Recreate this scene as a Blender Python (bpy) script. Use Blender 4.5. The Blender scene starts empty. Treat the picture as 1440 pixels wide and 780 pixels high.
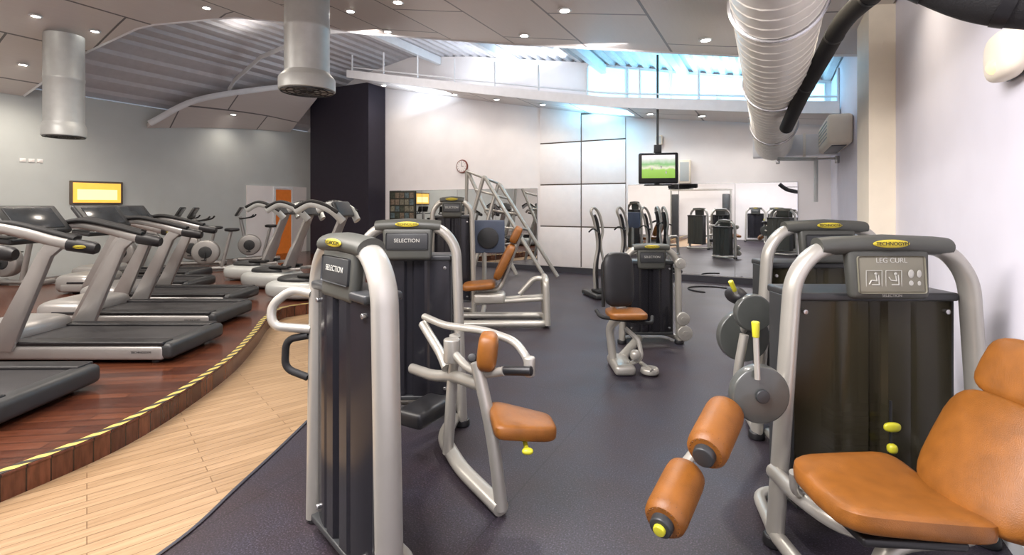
import bpy, bmesh, math, random
from mathutils import Vector, Matrix, Euler
random.seed(4)
YAW = math.radians(27.5); CY, SY = math.cos(YAW), math.sin(YAW)
def P(X, D, z=0.0):
    return Vector((CY*X-SY*D, SY*X+CY*D, z))
scene = bpy.context.scene
coll = scene.collection
scene.view_settings.view_transform = 'Standard'
scene.view_settings.exposure = 0.68

# ------------------------------------------------------------ materials
def nmat(name):
    m = bpy.data.materials.new(name); m.use_nodes = True
    nt = m.node_tree
    return m, nt, nt.nodes['Principled BSDF']
def mat(name, col, rough=0.5, metal=0.0, var=0.08, scale=8.0, bump=0.0, bscale=200.0, coat=0.0, emit=None, es=0.0):
    m, nt, b = nmat(name)
    tc = nt.nodes.new('ShaderNodeTexCoord')
    n = nt.nodes.new('ShaderNodeTexNoise'); n.inputs['Scale'].default_value = scale; n.inputs['Detail'].default_value = 4
    r = nt.nodes.new('ShaderNodeValToRGB')
    lo = [max(0, c*(1-var)) for c in col]; hi = [min(1, c*(1+var)) for c in col]
    r.color_ramp.elements[0].color = (*lo, 1); r.color_ramp.elements[1].color = (*hi, 1)
    r.color_ramp.elements[0].position = .3; r.color_ramp.elements[1].position = .7
    nt.links.new(tc.outputs['Object'], n.inputs['Vector']); nt.links.new(n.outputs['Fac'], r.inputs['Fac'])
    nt.links.new(r.outputs['Color'], b.inputs['Base Color'])
    b.inputs['Roughness'].default_value = rough; b.inputs['Metallic'].default_value = metal
    b.inputs['Coat Weight'].default_value = coat
    if bump > 0:
        n2 = nt.nodes.new('ShaderNodeTexNoise'); n2.inputs['Scale'].default_value = bscale
        bp = nt.nodes.new('ShaderNodeBump'); bp.inputs['Strength'].default_value = bump; bp.inputs['Distance'].default_value = .004
        nt.links.new(tc.outputs['Object'], n2.inputs['Vector']); nt.links.new(n2.outputs['Fac'], bp.inputs['Height'])
        nt.links.new(bp.outputs['Normal'], b.inputs['Normal'])
    if emit:
        b.inputs['Emission Color'].default_value = (*emit, 1); b.inputs['Emission Strength'].default_value = es
    return m

def plank_mat(name, c1, c2, cm, w, l, rot, rough, mortar=.004, grain=.45):
    m, nt, b = nmat(name)
    tc = nt.nodes.new('ShaderNodeTexCoord'); mp = nt.nodes.new('ShaderNodeMapping')
    mp.inputs['Rotation'].default_value = (0, 0, rot)
    br = nt.nodes.new('ShaderNodeTexBrick'); br.inputs['Scale'].default_value = 1
    br.inputs['Brick Width'].default_value = l; br.inputs['Row Height'].default_value = w
    br.inputs['Mortar Size'].default_value = mortar
    br.inputs['Color1'].default_value = (*c1, 1); br.inputs['Color2'].default_value = (*c2, 1); br.inputs['Mortar'].default_value = (*cm, 1)
    br.inputs['Bias'].default_value = 0
    n = nt.nodes.new('ShaderNodeTexNoise'); mp2 = nt.nodes.new('ShaderNodeMapping'); mp2.inputs['Scale'].default_value = (1.5, 22, 4)
    n.inputs['Scale'].default_value = 2; n.inputs['Detail'].default_value = 6
    mx = nt.nodes.new('ShaderNodeMixRGB'); mx.blend_type = 'MULTIPLY'; mx.inputs['Fac'].default_value = grain
    rr = nt.nodes.new('ShaderNodeValToRGB'); rr.color_ramp.elements[0].position = .35; rr.color_ramp.elements[0].color = (.5, .45, .4, 1); rr.color_ramp.elements[1].position = .62
    L = nt.links.new
    L(tc.outputs['Object'], mp.inputs['Vector']); L(mp.outputs['Vector'], br.inputs['Vector'])
    L(mp.outputs['Vector'], mp2.inputs['Vector']); L(mp2.outputs['Vector'], n.inputs['Vector'])
    L(n.outputs['Fac'], rr.inputs['Fac']); L(br.outputs['Color'], mx.inputs['Color1']); L(rr.outputs['Color'], mx.inputs['Color2'])
    L(mx.outputs['Color'], b.inputs['Base Color']); b.inputs['Roughness'].default_value = rough
    return m

M_wall = mat('white_plaster', (.88, .85, .84), .75, var=.02, scale=3)
M_wallr = mat('lavender_white_plaster', (.77, .755, .84), .7, var=.02, scale=3)
M_wallg = mat('grey_plaster', (.52, .55, .54), .8, var=.03, scale=2)
M_cream = mat('cream_paint', (.90, .82, .68), .6, var=.02)
M_navy = mat('dark_plum_paint', (.018, .014, .026), .6, var=.1)
M_panel = mat('white_panel', (.86, .82, .80), .65, var=.02)
M_groove = mat('groove_brown', (.12, .09, .07), .7)
M_skirt = mat('dark_skirting', (.04, .04, .05), .6)
M_white = mat('white_paint_metal', (.78, .80, .82), .4, var=.03)
M_duct = mat('duct_white', (.84, .81, .74), .35, metal=.10, var=.04)
M_ductg = mat('duct_grey', (.50, .52, .51), .42, metal=.2, var=.05)
M_deck = mat('roof_deck', (.58, .56, .57), .5, metal=.1, var=.05)
M_sil = mat('machine_silver', (.43, .415, .375), .34, metal=.45, var=.03, coat=.25)
M_silt = mat('tread_silver', (.37, .36, .35), .35, metal=.5, var=.04)
M_blk = mat('black_plastic', (.012, .012, .014), .42, var=.2)
M_rubb = mat('black_rubber', (.009, .009, .010), .7, var=.2, bump=.3)
M_dgrey = mat('dark_grey_plastic', (.030, .032, .034), .38, var=.1)
M_cons = mat('console_grey', (.060, .062, .054), .45, var=.06)
M_consp = mat('console_face', (.19, .18, .135), .45, var=.06)
M_disc = mat('smoke_disc', (.075, .08, .075), .3, var=.1, coat=.4)
M_or = mat('orange_leather', (.235, .083, .012), .42, var=.15, scale=14, bump=.25, bscale=300)
M_pleat = mat('pleat_brown', (.12, .04, .007), .5)
M_yel = mat('yellow_plastic', (.55, .52, .03), .35, var=.04)
M_txt = mat('pale_print', (.46, .46, .42), .5)
M_txty = mat('yellow_print', (.56, .45, .03), .5)
M_steel = mat('steel', (.5, .5, .5), .25, metal=.9)
M_belt = mat('running_belt', (.024, .023, .025), .6, var=.15, bump=.2)
M_scr = mat('dark_screen', (.04, .045, .05), .15, var=.3, scale=4)
M_mirror = mat('mirror_glass', (.82, .84, .85), .012, metal=1.0, var=.005)
M_board = mat('notice_board', (.04, .04, .03), .6, var=.2)
M_bulb = mat('lamp_lens', (1, 1, 1), .4, emit=(1, .95, .85), es=20)
M_glow = mat('warm_glow', (.5, .3, .1), .5, emit=(1, .50, .05), es=.7)
M_glow2 = mat('warm_screen', (.5, .4, .2), .5, emit=(1, .78, .32), es=.95)
M_orw = mat('orange_glow_panel', (.50, .12, .02), .6, emit=(.9, .25, .03), es=.10)  # own glow imitates light from the interior beyond the doorway
M_slate = mat('slate_blue', (.07, .09, .14), .5)
M_sky = mat('daylight_glass', (.2, .3, .35), .2, emit=(.42, .80, 1), es=1.25, var=.02)

def shield_mat(name, base, tint, lo, hi):
    m, nt, b = nmat(name)
    b.inputs['Base Color'].default_value = (*base, 1); b.inputs['Roughness'].default_value = .22
    tr = nt.nodes.new('ShaderNodeBsdfTransparent'); tr.inputs['Color'].default_value = (*tint, 1)
    mx = nt.nodes.new('ShaderNodeMixShader')
    n = nt.nodes.new('ShaderNodeTexNoise'); n.inputs['Scale'].default_value = 3
    mr = nt.nodes.new('ShaderNodeMapRange'); mr.inputs['To Min'].default_value = lo; mr.inputs['To Max'].default_value = hi
    nt.links.new(n.outputs['Fac'], mr.inputs['Value']); nt.links.new(mr.outputs['Result'], mx.inputs['Fac'])
    out = nt.nodes['Material Output']
    nt.links.new(tr.outputs[0], mx.inputs[1]); nt.links.new(b.outputs[0], mx.inputs[2]); nt.links.new(mx.outputs[0], out.inputs['Surface'])
    return m
M_shield = shield_mat('smoked_brown_acrylic', (.050, .044, .026), (.60, .54, .40), .50, .66)
M_shieldd = shield_mat('smoked_grey_acrylic', (.018, .018, .023), (.25, .25, .28), .75, .88)

def rubber_mat():
    m, nt, b = nmat('blue_grey_rubber_floor')
    tc = nt.nodes.new('ShaderNodeTexCoord')
    n = nt.nodes.new('ShaderNodeTexNoise'); n.inputs['Scale'].default_value = 120; n.inputs['Detail'].default_value = 2
    r = nt.nodes.new('ShaderNodeValToRGB'); e = r.color_ramp.elements
    e[0].position = .34; e[0].color = (.011, .009, .012, 1); e[1].position = .60; e[1].color = (.036, .032, .046, 1)
    x = e.new(.72); x.color = (.10, .09, .12, 1)
    n2 = nt.nodes.new('ShaderNodeTexNoise'); n2.inputs['Scale'].default_value = .7
    n3 = nt.nodes.new('ShaderNodeTexNoise'); n3.inputs['Scale'].default_value = 3.0; n3.inputs['Detail'].default_value = 5
    tint = nt.nodes.new('ShaderNodeValToRGB'); te = tint.color_ramp.elements; te[0].position = .35; te[0].color = (1, .78, .70, 1); te[1].position = .65; te[1].color = (.97, .95, 1.0, 1)
    m3 = nt.nodes.new('ShaderNodeMixRGB'); m3.blend_type = 'MULTIPLY'; m3.inputs['Fac'].default_value = 1
    br = nt.nodes.new('ShaderNodeTexBrick'); br.inputs['Scale'].default_value = 1; br.inputs['Brick Width'].default_value = 8; br.inputs['Row Height'].default_value = 1.25
    br.inputs['Mortar Size'].default_value = .004; br.inputs['Color1'].default_value = (1, 1, 1, 1); br.inputs['Color2'].default_value = (.93, .93, .95, 1); br.inputs['Mortar'].default_value = (.45, .45, .45, 1)
    mp = nt.nodes.new('ShaderNodeMapping'); mp.inputs['Rotation'].default_value = (0, 0, math.pi/2)
    mx = nt.nodes.new('ShaderNodeMixRGB'); mx.blend_type = 'MULTIPLY'; mx.inputs['Fac'].default_value = 1
    L = nt.links.new
    for q in (n, n2, n3, mp): L(tc.outputs['Object'], q.inputs['Vector'])
    L(mp.outputs['Vector'], br.inputs['Vector'])
    L(n.outputs['Fac'], r.inputs['Fac']); L(r.outputs['Color'], mx.inputs['Color1']); L(br.outputs['Color'], mx.inputs['Color2'])
    L(n3.outputs['Fac'], tint.inputs['Fac']); L(mx.outputs['Color'], m3.inputs['Color1']); L(tint.outputs['Color'], m3.inputs['Color2'])
    L(m3.outputs['Color'], b.inputs['Base Color'])
    mr = nt.nodes.new('ShaderNodeMapRange'); mr.inputs['To Min'].default_value = .36; mr.inputs['To Max'].default_value = .55
    L(n2.outputs['Fac'], mr.inputs['Value']); L(mr.outputs['Result'], b.inputs['Roughness'])
    return m
M_rubber = rubber_mat()
M_wood = plank_mat('light_oak', (.40, .27, .155), (.32, .21, .115), (.19, .115, .06), .075, 1.1, math.radians(-68), .33, .003)
M_dwood = plank_mat('dark_red_wood', (.145, .047, .023), (.070, .022, .013), (.024, .009, .006), .10, 1.2, math.radians(-35), .22, .004, .75)
M_soff = plank_mat('soffit_panels', (.74, .69, .65), (.68, .63, .60), (.18, .17, .17), 1.25, 2.3, math.pi/2, .38, .018, .05)
M_soff.node_tree.nodes['Principled BSDF'].inputs['Metallic'].default_value = .1

def hazard_mat():
    m, nt, b = nmat('hazard_tape')
    uv = nt.nodes.new('ShaderNodeUVMap'); sp = nt.nodes.new('ShaderNodeSeparateXYZ')
    ad = nt.nodes.new('ShaderNodeMath'); ad.operation = 'ADD'
    ml = nt.nodes.new('ShaderNodeMath'); ml.operation = 'MULTIPLY'; ml.inputs[1].default_value = 7.0
    fr = nt.nodes.new('ShaderNodeMath'); fr.operation = 'FRACT'
    gt = nt.nodes.new('ShaderNodeMath'); gt.operation = 'GREATER_THAN'; gt.inputs[1].default_value = .48
    mx = nt.nodes.new('ShaderNodeMixRGB'); mx.inputs['Color1'].default_value = (.022, .018, .014, 1); mx.inputs['Color2'].default_value = (.50, .39, .10, 1)
    L = nt.links.new
    L(uv.outputs[0], sp.inputs[0]); L(sp.outputs[0], ad.inputs[0]); L(sp.outputs[1], ad.inputs[1]); L(ad.outputs[0], ml.inputs[0]); L(ml.outputs[0], fr.inputs[0]); L(fr.outputs[0], gt.inputs[0]); L(gt.outputs[0], mx.inputs['Fac']); L(mx.outputs[0], b.inputs['Base Color'])
    b.inputs['Roughness'].default_value = .6
    return m
M_haz = hazard_mat()

def tv_mat():
    m, nt, b = nmat('tv_picture')
    tc = nt.nodes.new('ShaderNodeTexCoord'); sp = nt.nodes.new('ShaderNodeSeparateXYZ')
    n = nt.nodes.new('ShaderNodeTexNoise'); n.inputs['Scale'].default_value = 9
    ad = nt.nodes.new('ShaderNodeMath'); ad.operation = 'MULTIPLY_ADD'; ad.inputs[1].default_value = .10
    r = nt.nodes.new('ShaderNodeValToRGB'); e = r.color_ramp.elements
    mr = nt.nodes.new('ShaderNodeMapRange'); mr.inputs['From Min'].default_value = -.17; mr.inputs['From Max'].default_value = .25
    e[0].position = 0; e[0].color = (.25, .45, .06, 1); e[1].position = 1; e[1].color = (.95, .85, .9, 1)
    a = e.new(.45); a.color = (.35, .6, .12, 1); c = e.new(.55); c.color = (.8, .75, .6, 1); d = e.new(.7); d.color = (.25, .5, .2, 1)
    L = nt.links.new
    L(tc.outputs['Object'], sp.inputs[0]); L(tc.outputs['Object'], n.inputs['Vector']); L(n.outputs['Fac'], ad.inputs[0]); L(sp.outputs[2], ad.inputs[2]); L(ad.outputs[0], mr.inputs['Value']); L(mr.outputs[0], r.inputs['Fac'])
    L(r.outputs[0], b.inputs['Emission Color']); b.inputs['Emission Strength'].default_value = .75; b.inputs['Base Color'].default_value = (0, 0, 0, 1)
    return m
M_tv = tv_mat()

# ------------------------------------------------------------ mesh builder
def fillet(pts, r, n=6):
    pts = [Vector(p) for p in pts]; out = [pts[0]]
    for i in range(1, len(pts)-1):
        a, b, c = pts[i-1], pts[i], pts[i+1]
        d1, d2 = (a-b), (c-b); l1, l2 = d1.length, d2.length
        rr = min(r, l1*.49, l2*.49)
        p1 = b+d1.normalized()*rr; p2 = b+d2.normalized()*rr
        for k in range(n+1):
            t = k/n
            out.append(p1*(1-t)**2+b*2*t*(1-t)+p2*t*t)
    out.append(pts[-1]); return out
def spline(pts, n=8):
    pts = [Vector(p) for p in pts]; q = [pts[0]*2-pts[1]]+pts+[pts[-1]*2-pts[-2]]; out = []
    for i in range(1, len(q)-2):
        a, b, c, d = q[i-1], q[i], q[i+1], q[i+2]
        for k in range(n):
            t = k/n
            out.append(.5*((2*b)+(c-a)*t+(2*a-5*b+4*c-d)*t*t+(3*b-a-3*c+d)*t**3))
    out.append(pts[-1]); return out

class MB:
    def __init__(s): s.bm = bmesh.new()
    def _add(s, t, mtx=None):
        if mtx is not None: bmesh.ops.transform(t, matrix=mtx, verts=t.verts)
        me = bpy.data.meshes.new('tmp'); t.to_mesh(me); t.free(); s.bm.from_mesh(me); bpy.data.meshes.remove(me); return s
    def box(s, c, size, bev=0.0, rot=(0, 0, 0), seg=3, taper=None):
        t = bmesh.new(); bmesh.ops.create_cube(t, size=1)
        for v in t.verts:
            v.co = Vector((v.co.x*size[0], v.co.y*size[1], v.co.z*size[2]))
            if taper and v.co.z > 0: v.co.x *= taper[0]; v.co.y *= taper[1]
        if bev > 0: bmesh.ops.bevel(t, geom=t.edges[:], offset=bev, segments=seg, profile=.5, affect='EDGES')
        return s._add(t, Matrix.Translation(c) @ Euler(rot).to_matrix().to_4x4())
    def cyl(s, p0, p1, r0, r1=None, seg=20, bev=0):
        p0, p1 = Vector(p0), Vector(p1); r1 = r0 if r1 is None else r1; d = p1-p0
        t = bmesh.new(); bmesh.ops.create_cone(t, cap_ends=True, segments=seg, radius1=r0, radius2=r1, depth=d.length)
        if bev > 0:
            ed = [e for e in t.edges if any(len(f.verts) > 4 for f in e.link_faces)]
            bmesh.ops.bevel(t, geom=ed, offset=bev, segments=3, profile=.5, affect='EDGES')
        q = d.to_track_quat('Z', 'Y')
        return s._add(t, Matrix.Translation((p0+p1)/2) @ q.to_matrix().to_4x4())
    def tube(s, path, rx, ry=None, ref=(0, 1, 0), seg=14, radf=None, closed=False):
        path = [Vector(p) for p in path]; ry = rx if ry is None else ry; ref = Vector(ref)
        t = bmesh.new(); rings = []; n = len(path)
        for i, p in enumerate(path):
            if closed: tg = path[(i+1) % n]-path[i-1]
            else: tg = path[min(i+1, n-1)]-path[max(i-1, 0)]
            tg.normalize()
            B = ref-tg*ref.dot(tg)
            if B.length < 1e-3: B = Vector((1, 0, 0))-tg*tg.x
            B.normalize(); A = B.cross(tg); f = radf(i/(n-1)) if radf else 1
            rings.append([t.verts.new(p+A*math.cos(2*math.pi*k/seg)*rx*f+B*math.sin(2*math.pi*k/seg)*ry*f) for k in range(seg)])
        m = n if closed else n-1
        for i in range(m):
            a, b = rings[i], rings[(i+1) % n]
            for k in range(seg): t.faces.new((a[k], a[(k+1) % seg], b[(k+1) % seg], b[k]))
        if not closed: t.faces.new(rings[0][::-1]); t.faces.new(rings[-1])
        bmesh.ops.recalc_face_normals(t, faces=t.faces[:])
        return s._add(t)
    def sq(s, c, r, e1=.5, e2=.5, rot=(0, 0, 0), fn=None, nu=28, nv=14):
        t = bmesh.new(); pw = lambda v, e: math.copysign(abs(v)**e, v); rings = []
        for j in range(1, nv):
            ph = -math.pi/2+math.pi*j/nv; ring = []
            for i in range(nu):
                th = 2*math.pi*i/nu
                co = Vector((r[0]*pw(math.cos(ph), e1)*pw(math.cos(th), e2), r[1]*pw(math.cos(ph), e1)*pw(math.sin(th), e2), r[2]*pw(math.sin(ph), e1)))
                if fn: co = fn(co)
                ring.append(t.verts.new(co))
            rings.append(ring)
        f = fn or (lambda v: v)
        b0 = t.verts.new(f(Vector((0, 0, -r[2])))); b1 = t.verts.new(f(Vector((0, 0, r[2]))))
        for j in range(len(rings)-1):
            a, b = rings[j], rings[j+1]
            for i in range(nu): t.faces.new((a[i], a[(i+1) % nu], b[(i+1) % nu], b[i]))
        for i in range(nu):
            t.faces.new((b0, rings[0][(i+1) % nu], rings[0][i])); t.faces.new((b1, rings[-1][i], rings[-1][(i+1) % nu]))
        return s._add(t, Matrix.Translation(c) @ Euler(rot).to_matrix().to_4x4())
    def prism(s, poly, h, mtx=None, bev=0, seg=2):
        t = bmesh.new(); a = [t.verts.new((p[0], p[1], 0)) for p in poly]; b = [t.verts.new((p[0], p[1], h)) for p in poly]
        n = len(poly); t.faces.new(a[::-1]); t.faces.new(b)
        for i in range(n): t.faces.new((a[i], a[(i+1) % n], b[(i+1) % n], b[i]))
        bmesh.ops.recalc_face_normals(t, faces=t.faces[:])
        if bev > 0:
            ed = [e for e in t.edges if any(len(f.verts) > 4 or abs(f.normal.z) > .9 for f in e.link_faces)]
            bmesh.ops.bevel(t, geom=ed, offset=bev, segments=seg, profile=.5, affect='EDGES')
        return s._add(t, mtx)
    def lathe(s, prof, c=(0, 0, 0), rot=(0, 0, 0), seg=32):
        t = bmesh.new(); rings = []
        for r, z in prof: rings.append([t.verts.new((r*math.cos(2*math.pi*k/seg), r*math.sin(2*math.pi*k/seg), z)) for k in range(seg)])
        for a, b in zip(rings, rings[1:]):
            for k in range(seg): t.faces.new((a[k], a[(k+1) % seg], b[(k+1) % seg], b[k]))
        t.faces.new(rings[0][::-1]); t.faces.new(rings[-1]); bmesh.ops.recalc_face_normals(t, faces=t.faces[:])
        return s._add(t, Matrix.Translation(c) @ Euler(rot).to_matrix().to_4x4())
    def grid(s, rows):
        t = bmesh.new(); V = [[t.verts.new(p) for p in r] for r in rows]
        for a, b in zip(V, V[1:]):
            for i in range(len(a)-1): t.faces.new((a[i], a[i+1], b[i+1], b[i]))
        return s._add(t)
    def slab(s, rows, th):
        t = bmesh.new(); A = [[t.verts.new(p) for p in r] for r in rows]; B = [[t.verts.new((p[0], p[1], p[2]+th)) for p in r] for r in rows]
        nr, nc = len(rows), len(rows[0])
        for G in (A, B):
            for i in range(nr-1):
                for j in range(nc-1): t.faces.new((G[i][j], G[i][j+1], G[i+1][j+1], G[i+1][j]))
        for j in range(nc-1):
            for i in (0, nr-1): t.faces.new((A[i][j], A[i][j+1], B[i][j+1], B[i][j]))
        for i in range(nr-1):
            for j in (0, nc-1): t.faces.new((A[i][j], A[i+1][j], B[i+1][j], B[i][j]))
        bmesh.ops.recalc_face_normals(t, faces=t.faces[:])
        return s._add(t)
    def out(s, name, material, parent=None, label=None, smooth=True, ang=38, loc=None):
        me = bpy.data.meshes.new(name); s.bm.to_mesh(me); s.bm.free()
        me.materials.append(material)
        if smooth: me.shade_smooth(); me.set_sharp_from_angle(angle=math.radians(ang))
        o = bpy.data.objects.new(name, me); coll.objects.link(o)
        if parent is not None: o.parent = parent
        if label: o['label'] = label
        if loc is not None: o.location = loc
        return o

def thing(name, label, cat, loc=(0, 0, 0), rz=0.0, group=None):
    e = bpy.data.objects.new(name, None); e.empty_display_size = .1; coll.objects.link(e)
    e.location = loc; e.rotation_euler = (0, 0, rz); e['label'] = label; e['category'] = cat
    if group: e['group'] = group
    return e
def camthing(name, label, cat, X, D, a=0, z=0, group=None):
    return thing(name, label, cat, P(X, D, z), YAW+math.radians(a), group)
def struct(o, label=None):
    o['kind'] = 'structure'
    if label: o['label'] = label
    return o
def text(parent, s, size, loc, rot, material, name='lettering'):
    cu = bpy.data.curves.new('t', 'FONT'); cu.body = s; cu.size = size; cu.align_x = 'CENTER'; cu.align_y = 'CENTER'; cu.extrude = .0006
    ob = bpy.data.objects.new('t', cu); coll.objects.link(ob)
    bpy.context.view_layer.update()
    me = bpy.data.meshes.new_from_object(ob.evaluated_get(bpy.context.evaluated_depsgraph_get()))
    bpy.data.objects.remove(ob); me.materials.clear(); me.materials.append(material)
    o = bpy.data.objects.new(name, me); coll.objects.link(o); o.parent = parent; o.location = loc; o.rotation_euler = rot
    return o
def copy_thing(src, loc, rz, label=None):
    n = src.copy(); coll.objects.link(n); n.location = loc; n.rotation_euler = (0, 0, rz)
    if label: n['label'] = label
    def rec(a, b):
        for ch in a.children:
            c = ch.copy(); coll.objects.link(c); c.parent = b; rec(ch, c)
    rec(src, n); return n
def lerp(tab, x):
    tab = sorted(tab)
    if x <= tab[0][0]: return tab[0][1]
    for (a, u), (b, v) in zip(tab, tab[1:]):
        if x <= b: return u+(v-u)*(x-a)/(b-a)
    return tab[-1][1]

# ------------------------------------------------------------ room shell
YB = 11.1; XR = 1.0; XL = -13.0; Y0 = -3.0
deck = [(1.2, 3.9), (-1, 4.3), (-4, 4.95), (-7, 5.5), (-9, 5.75), (-11, 5.45), (-12, 5.0), (-13.15, 3.95)]
zD = lambda x: lerp(deck, x)
sA = [(1, 3.42), (-.4, 3.6), (-4, 4.3), (-8, 5.15), (-9, 5.15), (-10.1, 4.85), (-11.4, 4.4), (-13, 3.72)]
zA = lambda x: lerp(sA, x)
yA = lambda x: lerp([(1, 7.3), (-7.2, 7.25), (-8, 6.9), (-8.8, 6.1), (-10.1, 4.9), (-11.4, 4.5), (-13, 4.2)], x)
sB = [(-11, 5.2), (-10.5, 5.1), (-6.2, 4.2), (-2.9, 3.56), (0, 3.2), (1, 3.1)]
zB = lambda x: lerp(sB, x)

f = MB().box((-6, 4.05, -.05), (14.3, 14.4, .1)).out('floor', M_rubber, smooth=False); struct(f, 'blue-grey speckled rubber gym floor')
edge = spline([(-3.55, -2.9, 0), (-3.6, 0, 0), (-3.664, 1.1, 0), (-3.837, 1.86, 0), (-4.446, 2.86, 0), (-5.14, 3.64, 0), (-5.75, 4.25, 0), (-6.08, 4.75, 0), (-6.0, 5.3, 0), (-6.2, 6.5, 0), (-6.9, 9, 0), (-7.5, 11.05, 0)], 8)
pathe = spline([(-2.3, -2.9, 0), (-2.4, .4, 0), (-2.478, 1.276, 0), (-2.695, 1.818, 0), (-3.08, 2.65, 0), (-4, 4.5, 0), (-5.2, 6.6, 0), (-6.2, 8.8, 0), (-7, 11.05, 0)], 8)
plat = MB().prism([(p.x, p.y) for p in edge]+[(-12.95, 11.05), (-12.95, -2.9)], .15).out('floor.001', M_dwood, smooth=False); struct(plat, 'raised platform in dark red wood planks')
w = MB().prism([(p.x, p.y) for p in pathe]+[(p.x-.02, p.y) for p in edge[::-1]], .006).out('floor.002', M_wood, smooth=False); struct(w, 'light oak plank walkway with curved edges')
me = bpy.data.meshes.new('trim_1'); bm = bmesh.new(); uvl = bm.loops.layers.uv.new('UVMap'); acc = 0; prev = None
for i, p in enumerate(edge):
    tg = (edge[min(i+1, len(edge)-1)]-edge[max(i-1, 0)]).normalized(); nrm = Vector((-tg.y, tg.x, 0))
    if nrm.x > 0: nrm = -nrm
    if i: acc += (p-edge[i-1]).length
    a = bm.verts.new(p+nrm*.012+Vector((0, 0, .1535))); b = bm.verts.new(p+nrm*.072+Vector((0, 0, .1535)))
    if prev:
        fc = bm.faces.new((prev[0], a, b, prev[1]))
        for l, uvc in zip(fc.loops, ((prev[2], 0), (acc, 0), (acc, .08), (prev[2], .08))): l[uvl].uv = uvc
    prev = (a, b, acc)
bm.to_mesh(me); bm.free(); me.materials.append(M_haz); o = bpy.data.objects.new('trim_1', me); coll.objects.link(o); struct(o, 'yellow and black hazard tape along the step edge')
o = MB().tube([p+Vector((0, 0, .146)) for p in edge], .006, .010, ref=(0, 0, 1), seg=6).out('trim_2', M_dwood); struct(o, 'rounded dark wood nosing of the step')
o = MB().tube([p+Vector((-.002, 0, .008)) for p in pathe], .01, .004, ref=(0, 0, 1), seg=6).out('trim_3', M_skirt); struct(o, 'thin dark metal strip between oak and rubber')

xs = [XL+(XR-XL)*i/28 for i in range(29)]
rot_back = Matrix.Translation((0, YB+.15, 0)) @ Matrix.Rotation(math.pi/2, 4, 'X')
o = MB().prism([(XR+.15, 0), (XL-.15, 0)]+[(x, zD(x)) for x in [XL-.15]+xs+[XR+.15]], .15, rot_back).out('wall_back', M_wall, smooth=False); struct(o, 'white plaster end wall')
o = MB().prism([(XR+.15, 0), (XL-.15, 0)]+[(x, zD(x)) for x in [XL-.15]+xs+[XR+.15]], .15, Matrix.Translation((0, Y0, 0)) @ Matrix.Rotation(math.pi/2, 4, 'X')).out('wall_front', M_wall, smooth=False); struct(o, 'white wall behind the viewer')
o = MB().box((XR+.075, 4.05, 1.95), (.15, 14.1, 3.9)).out('wall_right', M_wallr, smooth=False); struct(o, 'pale lavender-white side wall')
o = MB().box((XL-.075, 4.05, 1.95), (.15, 14.1, 3.9)).out('wall_left', M_wallg, smooth=False); struct(o, 'grey painted side wall')
o = MB().box((.9, 5.95, 1.765), (.2, .7, 3.53)).out('wall_pilaster', M_cream, smooth=False); struct(o, 'cream painted pilaster')
o = MB().box((-11.05, 10.74, 2.5), (2.3, .68, 5.0)).out('wall_column', M_navy, smooth=False); struct(o, 'dark plum full height wall block')
o = MB().box((-4.4, YB-.012, .06), (11, .02, .12)).out('baseboard_back', M_skirt, smooth=False); struct(o)
o = MB().box((XR-.01, 4.0, .05), (.018, 14, .10)).out('baseboard_right', M_white, smooth=False); struct(o)
# high-level daylight windows above the soffit band
for i in range(5):
    xa0 = .9-i*.95; xa1 = xa0-.88; z0 = zB(xa1)+.22
    d = thing('window_%d' % (i+1), 'clerestory pane glowing with cool daylight', 'window', (0, YB-.004, 0)); d['kind'] = 'structure'
    MB().prism([(xa0, z0), (xa1, z0), (xa1, zD(xa1)-.06), (xa0, zD(xa0)-.06)], .01, Matrix.Rotation(math.pi/2, 4, 'X')).out('glass', M_sky, d, smooth=False)
    MB().tube([(xa0, -.02, z0), (xa1, -.02, z0), (xa1, -.02, zD(xa1)-.06), (xa0, -.02, zD(xa0)-.06)], .02, .02, seg=6, closed=True).out('window_frame', M_white, d, smooth=False)
k = 4
for (x0, x1) in ((-4.99, -3.955), (-3.925, -2.9)):
    for z0, z1 in ((.13, 1.07), (1.1, 2.07), (2.1, 3.07), (3.1, 3.95 if x0 < -4 else 3.7)):
        o = MB().box(((x0+x1)/2, YB-.022, (z0+z1)/2), (x1-x0, .03, z1-z0), .004).out('trim_%d' % k, M_panel); struct(o, 'white square wall panel'); k += 1
o = MB().box((-3.945, YB-.004, 1.95), (2.1, .006, 3.6)).out('trim_%d' % k, M_groove, smooth=False); struct(o, 'dark groove backing of the wall panels'); k += 1
rows = [[], []]; x = XL-.15; i = 0
while x <= XR+.2:
    ph = i % 4; dz = 0 if ph in (0, 1) else .06
    for r, y in zip(rows, (Y0-.1, YB+.15)): r.append((x, y, zD(x)+dz))
    x += (.10 if ph in (0, 2) else .03); i += 1
o = MB().grid(rows).out('ceiling', M_deck, smooth=False); struct(o, 'corrugated metal roof deck')
xa = [XR-.02-(XR-.02+12.98)*i/56 for i in range(57)]
rows = [[(x, Y0+(yA(x)-Y0)*t, zA(x)) for x in xa] for t in (0, .25, .5, .75, 1)]
o = MB().slab(rows, .10).out('ceiling.001', M_soff); struct(o, 'curved metallic panelled soffit')
o = MB().tube([(x, yA(x)+.03, zA(x)+.05) for x in xa], .07, .03, ref=(0, 1, 0), seg=8).out('trim_%d' % k, M_white); struct(o, 'white curved edge of the soffit'); k += 1
xb = [.98-(.98+9.85)*i/40 for i in range(41)]
o = MB().slab([[(x, y, zB(x)) for x in xb] for y in (9.6, 10.3, YB-.03)], .08).out('ceiling.002', M_soff); struct(o, 'sloping panelled soffit band along the end wall')
o = MB().slab([[(x, y, zB(x)-.03) for x in xb] for y in (9.55, 9.6)], .2).out('trim_%d' % k, M_white); struct(o, 'white fascia of the soffit band'); k += 1
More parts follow.
